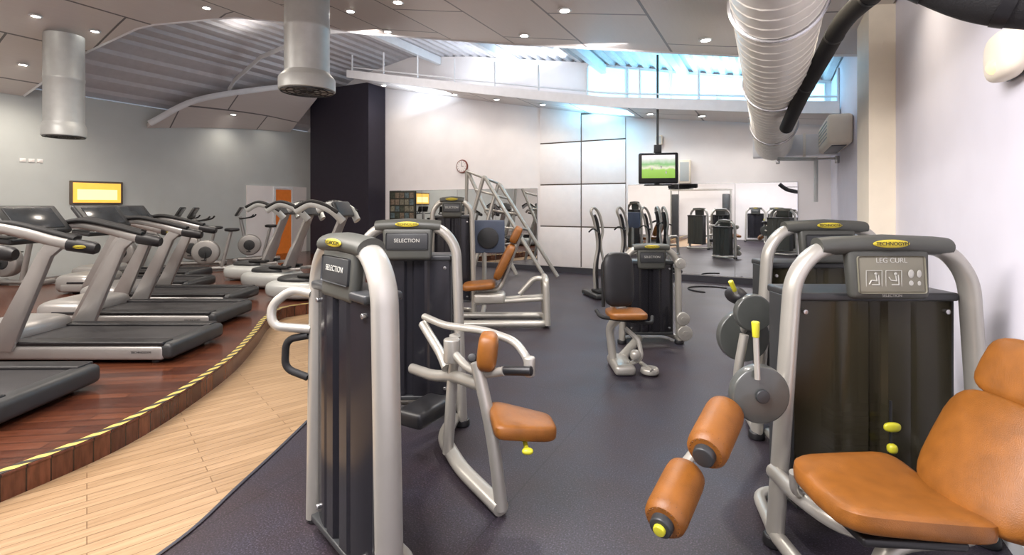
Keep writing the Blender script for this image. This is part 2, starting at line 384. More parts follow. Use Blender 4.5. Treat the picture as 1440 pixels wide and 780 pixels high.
inn = spline([(-12.9, 6.4, 3.45), (-12.4, 7.2, 4.1), (-11.8, 8.6, 4.6), (-10.9, 9.9, 4.95)], 6); outr = spline([(-12.97, 6.4, 3.4), (-12.97, 7.8, 3.6), (-12.97, 9.3, 3.75), (-12.97, 10.3, 3.8)], 6)
rows = [[tuple(a.lerp(b, t)) for a, b in zip(outr, inn)] for t in (0, .33, .66, 1)]
o = MB().slab(rows, .1).out('ceiling.003', M_soff); struct(o, 'curved soffit wing at the grey wall')
o = MB().tube([p+Vector((.02, 0, .05)) for p in inn], .03, .07, ref=(0, 0, 1), seg=8).out('trim_%d' % k, M_white); struct(o, 'white curved edge of the soffit wing'); k += 1
m = MB()
m.tube([(x, 9.75, zB(x)+.28) for x in xb], .018, .018, seg=6)
for i in range(0, 41, 4):
    x = xb[i]
    m.tube([(x, 9.75, zB(x)+.08), (x, 9.75, min(zB(x)+.75, zD(x)-.05))], .022, seg=6)
o = m.out('trim_%d' % k, M_white); struct(o, 'white steel posts and rail above the soffit band'); k += 1
for x in (-.3, -1.6, -3.4, -5.6, -8.0):
    o = MB().box((x, 9.15, zD(x)-.12), (.12, 3.85, .2)).out('trim_%d' % k, M_white, smooth=False); struct(o, 'white roof beam'); k += 1
o = MB().tube([(x, 7.9, zD(x)-.27) for x in xa if x < .9 and x > -12.4], .03, .06, ref=(0, 0, 1), seg=6).out('trim_%d' % k, M_white); struct(o, 'white curved purlin'); k += 1
o = MB().box((XL+.02, 9.9, 1.15), (.04, 2.0, 2.0)).out('wall_alcove', M_wall, smooth=False); struct(o, 'low white partition on the grey wall')
d = thing('door_1', 'open doorway glowing orange beyond', 'door', (XL+.05, 10.05, .15)); d['kind'] = 'structure'
MB().box((0, 0, .95), (.02, .55, 1.9)).out('interior_panel', M_orw, d, smooth=False)  # self-glowing panel stands in for the orange interior, not a leaf
MB().prism([(-.33, 0), (-.27, 0), (-.27, 1.93), (.27, 1.93), (.27, 0), (.33, 0), (.33, 1.99), (-.33, 1.99)], .04, Matrix(((0, 0, 1, -.01), (1, 0, 0, 0), (0, 1, 0, 0), (0, 0, 0, 1)))).out('door_frame', M_white, d, smooth=False)

def mirror(x0, x1, z0, z1):
    t = thing('mirror', 'tall frameless wall mirror panel on the end wall', 'mirror', ((x0+x1)/2, YB-.002, z0), 0, 'wall mirror panels')
    MB().box((0, -.012, (z1-z0)/2), (x1-x0-.012, .012, z1-z0)).out('glass', M_mirror, t, smooth=False)
    MB().box((0, -.003, (z1-z0)/2), (x1-x0-.004, .005, z1-z0+.02)).out('backing', M_steel, t, smooth=False)
for a, b in ((-2.85, -1.75), (-1.75, -.65), (-.65, .46)): mirror(a, b, .14, 2.04)
for i in range(4): mirror(-9.75+i*1.17, -8.58+i*1.17, .14, 2.0)

# ------------------------------------------------------------ ducts, pipes
def vduct(x, y, zb, zt, r, collar, label):
    t = thing('ventilation_duct', label, 'duct', (x, y, zb), 0, 'hanging round ventilation ducts'); h = zt-zb
    MB().lathe([(r, .2), (r, h*.55), (r*1.02, h*.55+.01), (r*1.02, h*.55+.05), (r, h*.55+.06), (r, h)], seg=40).out('duct_body', M_ductg, t)
    MB().lathe([(r*collar*.97, 0), (r*collar, .01), (r*collar, .16), (r*collar*.97, .18), (r*.98, .2+.06), (r*.98, .3)], seg=40).out('collar', M_ductg, t)
    m = MB()
    for q in (.25, .5, .75, .93): m.tube([(r*collar*q*math.cos(a*math.pi/16), r*collar*q*math.sin(a*math.pi/16), -.004) for a in range(32)], .006, .012, ref=(0, 0, 1), seg=6, closed=True)
    for a in range(4): c, s = math.cos(a*math.pi/4), math.sin(a*math.pi/4); m.tube([(-c*r*collar*.93, -s*r*collar*.93, -.006), (c*r*collar*.93, s*r*collar*.93, -.006)], .006, seg=6)
    m.out('grille', M_dgrey, t)
vduct(-5.62, 4.74, 3.15, zA(-5.62)-.005, .29, 1.26, 'large round grey duct with a wide grille collar')
vduct(-10.95, 4.1, 2.79, zA(-10.95)-.005, .28, 1.1, 'round grey duct hanging from the curved soffit')
d0 = Vector((.04, 2.6, 3.05)); d1 = Vector((.03, 9.85, 2.66))
t = thing('spiral_duct', 'long white spiral-wound air duct hung beneath the ceiling', 'duct', d0)
dd = d1-d0; R = .285
m = MB(); m.cyl((0, 0, 0), dd, R, R, 40); m.out('duct_body', M_duct, t)
m = MB(); u = dd.normalized(); A = Vector((1, 0, 0)); B = u.cross(A)
turns = 46; pts = [u*(dd.length*i/(turns*20))+(A*math.cos(2*math.pi*i/20)+B*math.sin(2*math.pi*i/20))*(R+.002) for i in range(turns*20+1)]
m.tube(pts, .006, .006, seg=4); m.out('spiral_seam', M_duct, t)
for q in (.16, .45, .75):
    c = dd*q
    m = MB(); m.tube([c+(A*math.cos(a*math.pi/20)+B*math.sin(a*math.pi/20))*(R+.008) for a in range(40)], .02, .006, ref=u, seg=6, closed=True)
    m.cyl(c+Vector((0, 0, R)), (c.x, c.y, 3.55-d0.z-.01), .008, seg=8); m.out('hanger', M_steel, t)
t = thing('duct_box', 'white square duct branch running to the side wall', 'duct', (.355, 10.05, 2.50))
MB().box((.0, 0, .13), (1.29, .3, .36), .01).out('casing', M_white, t)
MB().box((.15, 0, .13), (.04, .34, .40), .005).out('flange', M_duct, t)
def pipe(pts, r, label):
    o0 = P(*pts[0]); t = thing('insulated_pipe', label, 'pipe', o0)
    pp = spline([P(*p)-o0 for p in pts], 10)
    MB().tube(pp, r, seg=20, ref=(0, 0, 1)).out('insulation', M_rubb, t)
    for q in (.25, .5, .75):
        i = int(q*(len(pp)-1)); a, b = pp[i], pp[i+1]; MB().cyl(a, a+(b-a).normalized()*.03, r*1.04, seg=20).out('joint_tape', M_blk, t)
    return t, pp, o0
pipe([(3.03, 5.5, 2.45), (2.80, 4.8, 2.67), (2.60, 4.15, 2.85), (2.44, 3.65, 2.96), (2.30, 3.1, 2.97), (2.1, 2.5, 3.0)], .068, 'black foam-insulated pipe curving under the ceiling')
t, pp, o0 = pipe([(1.05, 1.45, 2.35), (1.15, 1.38, 2.24), (1.28, 1.3, 2.14), (1.45, 1.15, 2.08), (1.5, .9, 2.06)], .07, 'thick black insulated pipe close to the side wall')
c = pp[10]; MB().cyl(c, (XR-.005-o0.x, c.y, c.z), .012, seg=10).cyl((XR-.02-o0.x, c.y, c.z), (XR-.001-o0.x, c.y, c.z), .04, seg=16).out('wall_bracket', M_steel, t)
t = thing('rail_bracket', 'grey steel bracket arm fixed to the side wall', 'bracket', (.55, 9.8, 1.95))
MB().tube([(-.45, -.3, .42), (.0, -.1, .42), (.12, 0, .42)], .03, .02, seg=8).tube([(.12, 0, .45), (.12, 0, -.3)], .03, .02, seg=8).out('arm', M_ductg, t)
MB().box((.42, 0, .4), (.06, .12, .12), .01).tube([(.12, 0, .42), (.42, 0, .42)], .02, seg=8).out('wall_plate', M_steel, t)
MB().box((-.45, -.3, .38), (.06, .06, .08), .01).out('clamp', M_steel, t)
t = thing('air_conditioner', 'cream wall-mounted air conditioning unit with louvres', 'air conditioner', (.995, 8.9, 2.45))
MB().box((-.15, 0, .2), (.30, 1.5, .42), .05).out('casing', M_cream, t)
for i in range(5): MB().box((-.302, 0, .10+i*.055), (.012, 1.3, .012), .002, rot=(0, .3, 0)).out('louvre', M_ductg, t)
MB().box((-.15, 0, -.012), (.18, 1.2, .02), .006).out('outlet', M_dgrey, t)
t = thing('wall_lamp', 'oval cream emergency light on the side wall', 'light', (.995, 3.05, 2.28))
MB().sq((-.05, 0, 0), (.055, .15, .11), .6, .8).out('cover', M_cream, t)
MB().box((-.006, 0, 0), (.012, .22, .2), .004).out('base_plate', M_dgrey, t)
MB().sq((-.09, -.02, -.05), (.03, .05, .035), 1, 1).out('lens', M_glow2, t)
tp = P(2.76, 9.4)
t = thing('television', 'boxy black television hanging from a ceiling pole showing a green pitch', 'television', (tp.x, tp.y, 2.29), YAW*0.55)
MB().box((0, .0, 0), (.72, .10, .58), .03).box((0, .17, .0), (.56, .28, .42), .05).out('casing', M_blk, t)
MB().box((0, -.052, .03), (.60, .008, .43), .003).out('screen', M_tv, t)
for i, (xx, zz) in enumerate(((-.12, -.01), (.05, .02), (.14, -.08))):
    MB().sq((xx, -.058, zz), (.012, .003, .03), 1, 1).out('player_image', M_panel, t)
MB().box((0, .1, -.31), (.5, .3, .02), .005).box((0, .32, -.05), (.1, .03, .52), .005).out('bracket', M_blk, t)
MB().cyl((0, .15, .25), (0, .15, zD(tp.x)-2.29-.02), .022, seg=12).box((0, .15, .38), (.14, .1, .16), .01).out('ceiling_pole', M_dgrey, t)
for x, z, s in ((-1.62, 2.30, (.24, .5)), (-2.15, 3.0, (.14, .2))):
    t = thing('wall_speaker', 'small beige wall box beside the television', 'speaker', (x, YB-.005, z))
    MB().box((0, -.06, 0), (s[0], .12, s[1]), .015).out('casing', M_cream, t)
    MB().box((0, -.123, 0), (s[0]*.75, .006, s[1]*.8), .002).out('grille', M_wallg, t)
t = thing('wall_clock', 'round white wall clock with a red-brown rim', 'clock', (-7.25, YB-.003, 2.62))
R90 = (math.pi/2, 0, 0)
MB().lathe([(.17, 0), (.18, .02), (.17, .05), (.15, .05)], rot=R90).out('rim', mat('clock_rim', (.20, .05, .03), .4), t)
MB().lathe([(.15, .03), (.15, .052)], rot=R90).out('face', M_panel, t)
MB().box((0, -.056, .05), (.01, .004, .1)).out('minute_hand', M_blk, t); MB().box((.03, -.056, 0), (.07, .004, .012)).out('hour_hand', M_blk, t)
for i in range(12): a = i*math.pi/6; MB().box((.125*math.sin(a), -.054, .125*math.cos(a)), (.008, .004, .025), rot=(0, a, 0)).out('hour_mark', M_blk, t)
t = thing('notice_board', 'dark framed board covered with small photos', 'board', (-9.25, YB-.045, 1.20))
MB().box((0, 0, .38), (.90, .03, .82), .006).out('frame', M_board, t)
prm = [mat('print', c, .5, var=.5, scale=20) for c in ((.18, .14, .10), (.10, .14, .15), (.2, .19, .14), (.06, .07, .05))]
for i in range(5):
    for j in range(4): MB().box((-.34+i*.17, -.018, .1+j*.19), (.14, .006, .15)).out('photo_print', random.choice(prm), t, smooth=False)
t = thing('wall_screen', 'glowing yellow wall screen in a brown frame', 'screen', (XL+.003, 5.42, 1.62))
MB().box((.03, 0, .24), (.06, .95, .50), .01).out('frame', M_groove, t)
MB().box((.062, 0, .24), (.008, .86, .42)).out('picture', M_glow, t, smooth=False)
MB().box((.067, 0, .20), (.006, .72, .22)).out('inner_picture', M_glow2, t, smooth=False)
for i in range(3):
    t = thing('light_switch', 'small white switch plate on the grey wall', 'switch', (XL+.002, 4.22+i*.13, 2.48), 0, 'switch plates')
    MB().box((.006, 0, 0), (.012, .09, .07), .003).out('plate', M_panel, t); MB().box((.014, 0, 0), (.006, .03, .035), .002).out('rocker', M_panel, t)
t = thing('floor_cable', 'thin black cable loop lying on the rubber floor', 'cable', P(3.75, 9.35, .012))
MB().tube([Vector((.42*math.cos(a*math.pi/18), .36*math.sin(a*math.pi/18), 0)) for a in range(27)], .012, seg=8, ref=(0, 0, 1)).out('cable_loop', M_rubb, t)

# ------------------------------------------------------------ lights
def spot(loc, energy, col=(1, .93, .82), size=2.4, rad=.08):
    l = bpy.data.lights.new('spot_lamp', 'SPOT'); l.energy = energy; l.color = col; l.spot_size = size; l.spot_blend = 1; l.shadow_soft_size = rad
    o = bpy.data.objects.new('spot_lamp', l); coll.objects.link(o); o.location = loc; return o
src = None
dl = [(-.72, 6.6), (-3.3, 6.74), (-6.2, 7.0), (-6.0, 5.9), (-9.0, 5.4), (-10.6, 4.4), (-12, 3.9), (-11.3, 3.2), (-8, 4.5), (-4.6, 5.4), (-1.5, 4.6), (-9.7, 3.6), (-7.6, 6.2), (-12.3, 3.3), (-2.2, 5.6), (-10.6, 3.6)]
locs = [(x, y, zA(x)) for x, y in dl]+[(x, 10.35, zB(x)) for x in (-9.3, -8.2, -7, -5.8, -4.6, -3.4, -2.2, -1.2, -.3)]+[(-12.5, 8.2, 3.98), (-12.5, 9.5, 4.15)]
for i, (x, y, z) in enumerate(locs):
    if src is None:
        src = thing('downlight', 'small round bright recessed ceiling spotlight', 'light', (x, y, z), 0, 'recessed ceiling spotlights')
        MB().lathe([(.055, 0), (.085, -.002), (.09, -.014), (.06, -.022), (.055, -.01)]).out('trim_ring', M_white, src)
        MB().lathe([(.054, -.004), (.052, -.016), (.02, -.02)]).out('lens', M_bulb, src)
    else: copy_thing(src, (x, y, z), 0)
    if i % 2 == 0 or i >= 16:
        en = 140 if i < 16 else 26
        spot((x, y, z-.05), en, (1, .89, .76) if x < -4 else (1, .94, .88))
copy_thing(src, (.5, 4.3, zA(.5)), 0)  # extra downlight out of view, added with its spot to brighten the pilaster
spot((.5, 4.3, zA(.5)-.05), 38, (1, .88, .72))
def area(loc, rot, sx, sy, e, col):
    l = bpy.data.lights.new('area_lamp', 'AREA'); l.shape = 'RECTANGLE'; l.size = sx; l.size_y = sy; l.energy = e; l.color = col
    o = bpy.data.objects.new('area_lamp', l); coll.objects.link(o); o.location = loc; o.rotation_euler = rot; return o
rad = math.radians
area((-1.4, .5, 3.35), (0, rad(-22), 0), 2.0, 2.0, 190, (1, .96, .97))  # added overhead fill out of view, tilted towards the side wall
area((-4.5, .2, 3.9), (0, 0, 0), 2.5, 2.0, 170, (1, .92, .84))  # added overhead fill without a fixture
area((-8.5, .8, 4.4), (0, 0, 0), 2.5, 2.0, 185, (1, .92, .85))  # same kind of added fill, over the platform side
area((-2.4, 7.0, zA(-2.4)-.12), (rad(60), rad(-10), 0), 4.0, .25, 32, (1, .92, .90))  # washer added under the soffit edge to brighten the end wall
area((-7.0, 7.0, zA(-7.0)-.16), (rad(60), rad(-12), 0), 4.0, .25, 55, (1, .92, .90))  # second added washer, for the left part of the end wall
area((-1.6, 10.4, zB(-1.6)+.25), (math.pi, rad(-7), 0), 4.5, .6, 110, (.24, .66, 1))
area((-6.5, 10.4, zB(-6.5)+.25), (math.pi, rad(-11), 0), 5, .6, 42, (.75, .86, 1))  # uplight added to lift the deck further left
area((-9.5, 6.9, 5.28), (math.pi, 0, 0), 2.0, .4, 6, (1, .95, .9))  # faint uplight added to brighten the left deck
wd = bpy.data.worlds.new('World'); scene.world = wd; wd.use_nodes = True; wd.node_tree.nodes['Background'].inputs[0].default_value = (.5, .55, .65, 1); wd.node_tree.nodes['Background'].inputs[1].default_value = .3

# ------------------------------------------------------------ strength machine tower
FR = (math.pi/2, 0, 0)
def tower(T, wb, wt, h, yf, yb, sw, z0, z1, title='SELECTION', tube_r=(.036, .05), picto=False, cx=0.0, smt=None):
    m = MB()
    m.tube([v+Vector((cx, 0, 0)) for v in fillet([(-wb/2, 0, .02), (-wt/2-.015, 0, h-.17), (-wt/2+.1, 0, h-.03), (wt/2-.1, 0, h-.03), (wt/2+.015, 0, h-.17), (wb/2, 0, .02)], .13, 7)], tube_r[0], tube_r[1], seg=20)
    m.out('arch_frame', M_sil, T, 'pale silver oval tube arch')
    m = MB(); m.tube(fillet([(cx-wb/2, .02, .06), (cx-wb/2+.08, yb+.08, .05), (cx+wb/2-.08, yb+.08, .05), (cx+wb/2, .02, .06)], .1), .03, .03, ref=(0, 0, 1)); m.out('base_loop', M_sil, T)
    for sx in (-1, 1): MB().cyl((cx+sx*wb/2, 0, 0), (cx+sx*wb/2, 0, .05), .055, .05, 20, .01).out('foot', M_blk, T)
    tc = MB(); L = wt/2-.10
    tc.tube([(cx-L, 0, h-.028), (cx-L*.8, -.004, h-.022), (cx, -.008, h-.012), (cx+L*.8, -.004, h-.022), (cx+L, 0, h-.028)], tube_r[0]+.008, tube_r[1]+.008, seg=20)
    cap = tc.out('top_cover', M_cons, T, 'dark grey curved cover')
    yy = -.008-tube_r[1]-.008
    MB().sq((cx, yy-.002, h-.008), (.085, .007, .019), 1, 1).out('badge', M_txty, cap)
    text(cap, 'TECHNOGYM', .024, (cx, yy-.0095, h-.008), FR, M_blk)
    cw = min(.36, wt*.52)
    c = MB().box((cx, -.035, h-.15), (cw, .06, .23), .025, rot=(-.08, 0, 0), taper=(1.06, 1)).out('console', M_cons, T)
    if picto:
        MB().box((cx, -.068, h-.15), (cw*.86, .008, .17), .012, rot=(-.08, 0, 0)).out('instruction_plate', M_consp, c)
        text(c, title, .032, (cx, -.068, h-.085), (math.pi/2-.08, 0, 0), M_txt)
        m = MB()
        for px_ in (-.085, .005):
            xx = cx+px_; zz = h-.165
            for a, b in (((-.036, .035), (.036, .035)), ((.036, .035), (.036, -.04)), ((.036, -.04), (-.036, -.04)), ((-.036, -.04), (-.036, .035))):
                m.cyl((xx+a[0], -.075, zz+a[1]), (xx+b[0], -.075, zz+b[1]), .0015, seg=6)
            m.sq((xx+.008, -.075, zz+.02), (.007, .002, .007), 1, 1, nu=10, nv=6)
            for a, b in (((.008, .012), (.014, -.012)), ((.014, -.012), (-.012, -.010)), ((-.012, -.010), (-.022, -.028 if px_ < 0 else .005)), ((.02, .015), (.024, -.03)), ((.024, -.03), (-.01, -.03))):
                m.cyl((xx+a[0], -.075, zz+a[1]), (xx+b[0], -.075, zz+b[1]), .003, seg=6)
        for i, zz in enumerate((h-.145, h-.195)):
            m.sq((cx+.085, -.074, zz), (.014, .002, .02), 1, .9, nu=12, nv=6); m.sq((cx+.122, -.074, zz), (.011, .002, .018), 1, .9, nu=12, nv=6)
        m.out('pictogram', M_txt, c)
        text(c, 'SELECTION', .018, (cx, -.072, h-.245), (math.pi/2-.08, 0, 0), M_txt)
    else:
        MB().box((cx, -.068, h-.13), (cw*.88, .006, .12), .01, rot=(-.08, 0, 0)).out('instruction_plate', M_dgrey, c)
        text(c, title, .036, (cx, -.0735, h-.125), (math.pi/2-.08, 0, 0), M_txt)
    def sh(y, sgn, mt, nm):
        n = 32; fr = []; bk = []
        for i in range(n+1):
            u = -1+2*i/n; x = cx+u*sw/2; b = .035*(1-abs(u)**3)
            if abs(u) < .10: b -= .022
            if .40 < abs(u) < .48: b -= .008
            fr.append((x, y-sgn*b)); bk.append((x, y-sgn*b+sgn*.008))
        return MB().prism(fr+bk[::-1], z1-z0, Matrix.Translation((0, 0, z0))).out(nm, mt, T, ang=20)
    s = sh(yf, 1, smt or M_shieldd, 'weight_shield')
    s['label'] = 'smoked brown translucent shield' if smt else 'dark smoked translucent shield'
    if yb-yf > .15: sh(yb, -1, M_cons, 'rear_cover')
    dpt = max(.1, yb-yf+.08)
    MB().box((cx, (yf+yb)/2, z1+.012), (sw+.01, dpt, .04), .012).out('upper_rim', M_dgrey, T)
    MB().box((cx, (yf+yb)/2, z0-.005), (sw+.01, dpt, .03), .008).out('lower_rim', M_dgrey, T)
    for sx in (-1, 1):
        MB().box((cx+sx*(sw/2+.004), (yf+yb)/2, (z0+z1)/2), (.016, max(.05, yb-yf), z1-z0), .004).out('side_post', M_dgrey, T)
        for zz in (z0+.06, z1-.06): MB().cyl((cx+sx*(sw/2-.04), yf-.03, zz), (cx+sx*(sw/2-.04), yf-.001, zz), .012, seg=14, bev=.003).out('bolt', M_steel, s)
    ys = (yf+yb)/2; dp = max(.02, (yb-yf)*.5)
    m = MB()
    for i in range(14): m.box((cx, ys+.01-.02, z0+.04+i*.028), (sw*.42, dp, .024), .003, seg=1)
    m.out('weight_stack', M_cons, T)
    for dx, r_, zb_ in ((-.14, .009, z0), (.14, .009, z0), (0, .004, z0+.42)): MB().cyl((cx+sw*dx, ys, zb_), (cx+sw*dx, ys, z1), r_).out('guide_rod', M_steel, T)
def pad(T, c, r, rot=(0, 0, 0), mt=None, name='seat', e1=.45, e2=.35, fn=None, label=None):
    return MB().sq(c, r, e1, e2, rot, fn).out(name, mt or M_or, T, label)
def roller(T, a, b, r, yellow=False):
    a, b = Vector(a), Vector(b); u = (b-a).normalized(); L = (b-a).length
    prof = [(.03, 0), (r*.8, .004), (r*.96, .02), (r, .05), (r, L-.05), (r*.96, L-.02), (r*.8, L-.004), (.03, L)]
    t = MB(); q = u.to_track_quat('Z', 'Y').to_euler()
    t.lathe(prof, a, q, 32)
    o = t.out('roller_pad', M_or, T, 'tan-orange leather roller cushion')
    A = u.orthogonal().normalized(); B = u.cross(A); m = MB()
    for k in range(20):
        an = 2*math.pi*k/20; dr = A*math.cos(an)+B*math.sin(an)
        for base, sg in ((a, 1), (b, -1)): m.cyl(base+dr*(r*.72)+u*sg*.003, base+dr*(r*.985)+u*sg*.035, .0035, .001, 6)
    m.out('stitching', M_pleat, o)
    MB().cyl(a-u*.03, a+u*.01, .042, .045, 24, .006).out('end_cap', M_dgrey, o)
    if yellow: MB().cyl(a-u*.045, a-u*.028, .022, .024, 20, .003).out('yellow_cap', M_yel, o)

T = camthing('leg_curl_machine', 'silver leg curl weight machine with orange leather seat and rollers', 'exercise machine', 1.74, 2.35)
tower(T, 1.0, .80, 1.43, .05, .26, .76, .17, 1.15, 'LEG CURL', picto=True, smt=M_shield)
L_ = lambda X, D, z: (X-1.74, D-2.35, z)
def seatfn(co):
    t = (co.x+.25)/.5; co.y *= .80+.25*t; co.z += .035*(abs(co.y)/.25)**2; return co
pad(T, L_(1.36, 1.84, .515), (.245, .25, .05), (0, .05, 0), fn=seatfn)
MB().box(L_(1.36, 1.84, .455), (.36, .34, .03), .01, (0, .05, 0)).out('seat_pan', M_blk, T)
rb = (0, rad(28), 0)
pad(T, L_(1.69, 1.76, .70), (.05, .24, .22), rb, name='backrest', e1=.55, e2=.5, fn=lambda c: Vector((c.x-.04*(1-(c.y/.24)**2)+.02, c.y, c.z)))
pad(T, L_(1.845, 1.74, .99), (.045, .20, .12), rb, name='headrest', e1=.5, e2=.45)
MB().box(L_(1.75, 1.76, .70), (.02, .34, .38), .008, rb).out('back_plate', M_blk, T)
MB().box(L_(1.895, 1.74, .99), (.02, .26, .16), .006, rb).out('headrest_plate', M_blk, T)
MB().tube(fillet([L_(1.35, 1.86, .06), L_(1.38, 1.86, .34), L_(1.70, 1.82, .38), L_(1.84, 1.76, .70), L_(1.93, 1.76, .96)], .12), .028, .038, seg=16).out('seat_post', M_sil, T)
MB().tube(fillet([L_(1.24, 2.36, .34), L_(1.22, 2.1, .36), L_(1.28, 1.9, .36), L_(1.6, 1.86, .36), L_(1.95, 2.0, .36), L_(2.18, 2.33, .36)], .12), .035, .035, ref=(0, 0, 1), seg=16).out('seat_beam', M_sil, T)
MB().tube(fillet([L_(1.24, 2.33, .05), L_(1.24, 1.8, .05), L_(1.45, 1.6, .05), L_(1.75, 1.65, .05)], .15), .035, .032, ref=(0, 0, 1), seg=16).out('floor_beam', M_sil, T)
MB().cyl(L_(1.1, 2.24, .76), L_(1.1, 2.19, .76), .13, .125, 40, .008).out('cam_disc', M_disc, T)
MB().cyl(L_(1.1, 2.19, .76), L_(1.1, 2.175, .76), .03, .03, 24, .004).out('disc_hub', M_dgrey, T)
MB().tube([L_(1.24, 2.36, .76), L_(1.1, 2.26, .76)], .03).out('pivot', M_sil, T)
MB().tube(fillet([L_(1.1, 2.26, .76), L_(1.02, 2.24, .72), L_(.96, 2.24, .67), L_(.90, 2.24, .60), L_(.80, 2.2, .50), L_(.74, 2.16, .46)], .05), .02, .028).out('lever_arm', M_sil, T)
MB().cyl(L_(1.07, 2.17, .84), L_(1.068, 2.18, 1.03), .012, .012, 14).out('lever_rod', M_sil, T)
MB().cyl(L_(1.068, 2.18, 1.02), L_(1.066, 2.18, 1.09), .014, .017, 14, .004).out('lever_grip', M_yel, T)
roller(T, L_(.775, 2.0, .60), L_(.965, 2.24, .68), .082)
roller(T, L_(.575, 1.9, .385), L_(.75, 2.13, .46), .082, True)
for z, r in ((.56, (.04, .015, .022)), (.46, (.022, .02, .022))):
    MB().sq(L_(1.78, 2.33, z), r, .8, .9).out('selector_knob', M_yel, T)
MB().cyl(L_(1.78, 2.34, .68), L_(1.78, 2.34, .38), .006, seg=8).out('selector_cable', M_blk, T)
MB().tube(fillet([L_(1.62, 1.56, .36), L_(1.58, 1.5, .46), L_(1.60, 1.44, .60)], .06), .016).out('hand_grip', M_blk, T)
MB().tube(fillet([L_(1.28, 2.12, .36), L_(1.18, 2.08, .40), L_(1.16, 2.05, .50)], .04), .018).out('side_handle', M_sil, T)

T = camthing('leg_extension_machine', 'silver weight machine with dark shield and round cam discs', 'exercise machine', 2.14, 3.42)
tower(T, .92, .74, 1.47, .05, .26, .7, .17, 1.17, 'SELECTION', smt=M_shield)
L2 = lambda X, D, z: (X-2.14, D-3.42, z)
MB().cyl(L2(1.5, 3.12, .93), L2(1.5, 3.07, .93), .118, .112, 36, .008).out('cam_disc', M_disc, T)
MB().cyl(L2(1.52, 3.3, .74), L2(1.52, 3.25, .74), .17, .165, 36, .008).out('cam_disc', M_disc, T)
pad(T, L2(1.44, 3.2, 1.02), (.055, .1, .055), name='ankle_roller', mt=M_blk, e1=1, e2=.8)
MB().tube(fillet([L2(1.72, 3.42, .75), L2(1.52, 3.3, .74), L2(1.5, 3.14, .93)], .05), .025).out('lever_arm', M_sil, T)
MB().cyl(L2(1.46, 3.15, .95), L2(1.39, 3.12, 1.08), .012).out('lever_rod', M_sil, T)
MB().cyl(L2(1.40, 3.125, 1.06), L2(1.365, 3.11, 1.125), .014, .016, 14, .004).out('lever_grip', M_yel, T)
MB().tube(fillet([L2(1.68, 3.4, .3), L2(1.4, 3.1, .34), L2(1.36, 3.0, .6), L2(1.40, 3.0, .82)], .08), .025, .03).out('support_tube', M_sil, T)
pad(T, L2(1.72, 2.92, .52), (.2, .2, .045), mt=M_blk, name='seat')
MB().tube([L2(1.72, 2.92, 0.02), L2(1.72, 2.92, .49)], .03, .04).tube([L2(1.72, 2.92, .05), L2(1.75, 3.4, .05)], .03, .03, ref=(0, 0, 1)).out('seat_post', M_sil, T)
MB().sq(L2(1.60, 3.0, .66), (.03, .03, .03), 1, 1).out('adjuster_knob', M_yel, T)

T = camthing('selectorised_weight_machine', 'silver arched weight machine with a dark shield, seen edge-on', 'exercise machine', -.74, 2.27, -47.4)
tower(T, .74, .62, 1.44, -.03, .07, .56, .02+.06, 1.2, 'SELECTION', tube_r=(.040, .060))
MB().tube(fillet([(-.33, -.05, 1.16), (-.40, -.12, 1.18), (-.46, -.2, 1.10), (-.44, -.2, 1.0), (-.34, -.05, .98)], .06), .022).out('handle', M_sil, T)
MB().tube(fillet([(-.34, -.06, .95), (-.42, -.14, .93), (-.44, -.14, .78), (-.35, -.06, .74)], .05), .018).out('rubber_grip', M_rubb, T)

T = camthing('arm_curl_machine', 'silver weight machine with orange saddle seat and chest pad', 'exercise machine', -.72, 3.62)
tower(T, .78, .66, 1.47, .04, .24, .60, .20, 1.20, 'SELECTION', cx=-.03)
L3 = lambda X, D, z: (X+.72, D-3.62, z)
def saddle(co):
    t = (co.x+.16)/.32; co.y *= .65+.55*(1-t); co.z += .02*math.cos(t*3.1)-.015*t; return co
pad(T, L3(.055, 2.55, .49), (.165, .15, .045), (0, 0, .15), fn=saddle)
MB().box(L3(.03, 2.56, .445), (.18, .12, .02), .006).out('seat_pan', M_blk, T)
MB().cyl(L3(.06, 2.5, .43), L3(.07, 2.42, .415), .012, .012).sq(L3(.075, 2.40, .413), (.028, .02, .016), 1, .8).out('adjuster_knob', M_yel, T)
pad(T, L3(-.13, 2.66, .82), (.055, .09, .10), (0, .1, 0), name='chest_pad', e1=.6, e2=.6)
MB().tube(fillet([L3(-.055, 2.58, .03), L3(-.10, 2.6, .40), L3(-.19, 2.66, .76)], .2), .034, .045, seg=16).out('seat_post', M_sil, T)
MB().tube(fillet([L3(-.055, 2.56, .04), L3(-.30, 2.93, .05), L3(-.46, 3.3, .06), L3(-.42, 3.60, .06)], .12), .045, .04, ref=(0, 0, 1), seg=16).out('floor_beam', M_sil, T)
MB().tube([L3(-.09, 2.56, .44), L3(.03, 2.56, .44)], .02, .03).out('seat_arm', M_sil, T)
MB().tube(fillet([L3(-.40, 3.1, .06), L3(-.37, 3.08, .5), L3(-.35, 3.05, .80)], .1), .034, .04, seg=16).out('upright', M_sil, T)
MB().tube(fillet([L3(-.70, 3.5, .45), L3(-.5, 3.2, .50), L3(-.36, 3.06, .55), L3(-.16, 2.7, .62)], .1), .032, .036, ref=(0, 0, 1)).out('link_beam', M_sil, T)
MB().tube(fillet([L3(-.58, 3.3, .86), L3(-.42, 3.1, .85), L3(-.15, 2.85, .88), L3(.02, 2.7, .86), L3(.08, 2.6, .80), L3(.09, 2.55, .74)], .08), .022, .024).out('lever_arm', M_sil, T)
MB().tube(fillet([L3(-.36, 3.0, .72), L3(-.25, 2.8, .68), L3(-.14, 2.65, .70), L3(-.04, 2.58, .74)], .08), .024).out('lever_arm', M_sil, T)
MB().cyl(L3(-.06, 2.60, .735), L3(.10, 2.52, .76), .024, .024, 18, .006).out('hand_grip', M_blk, T)
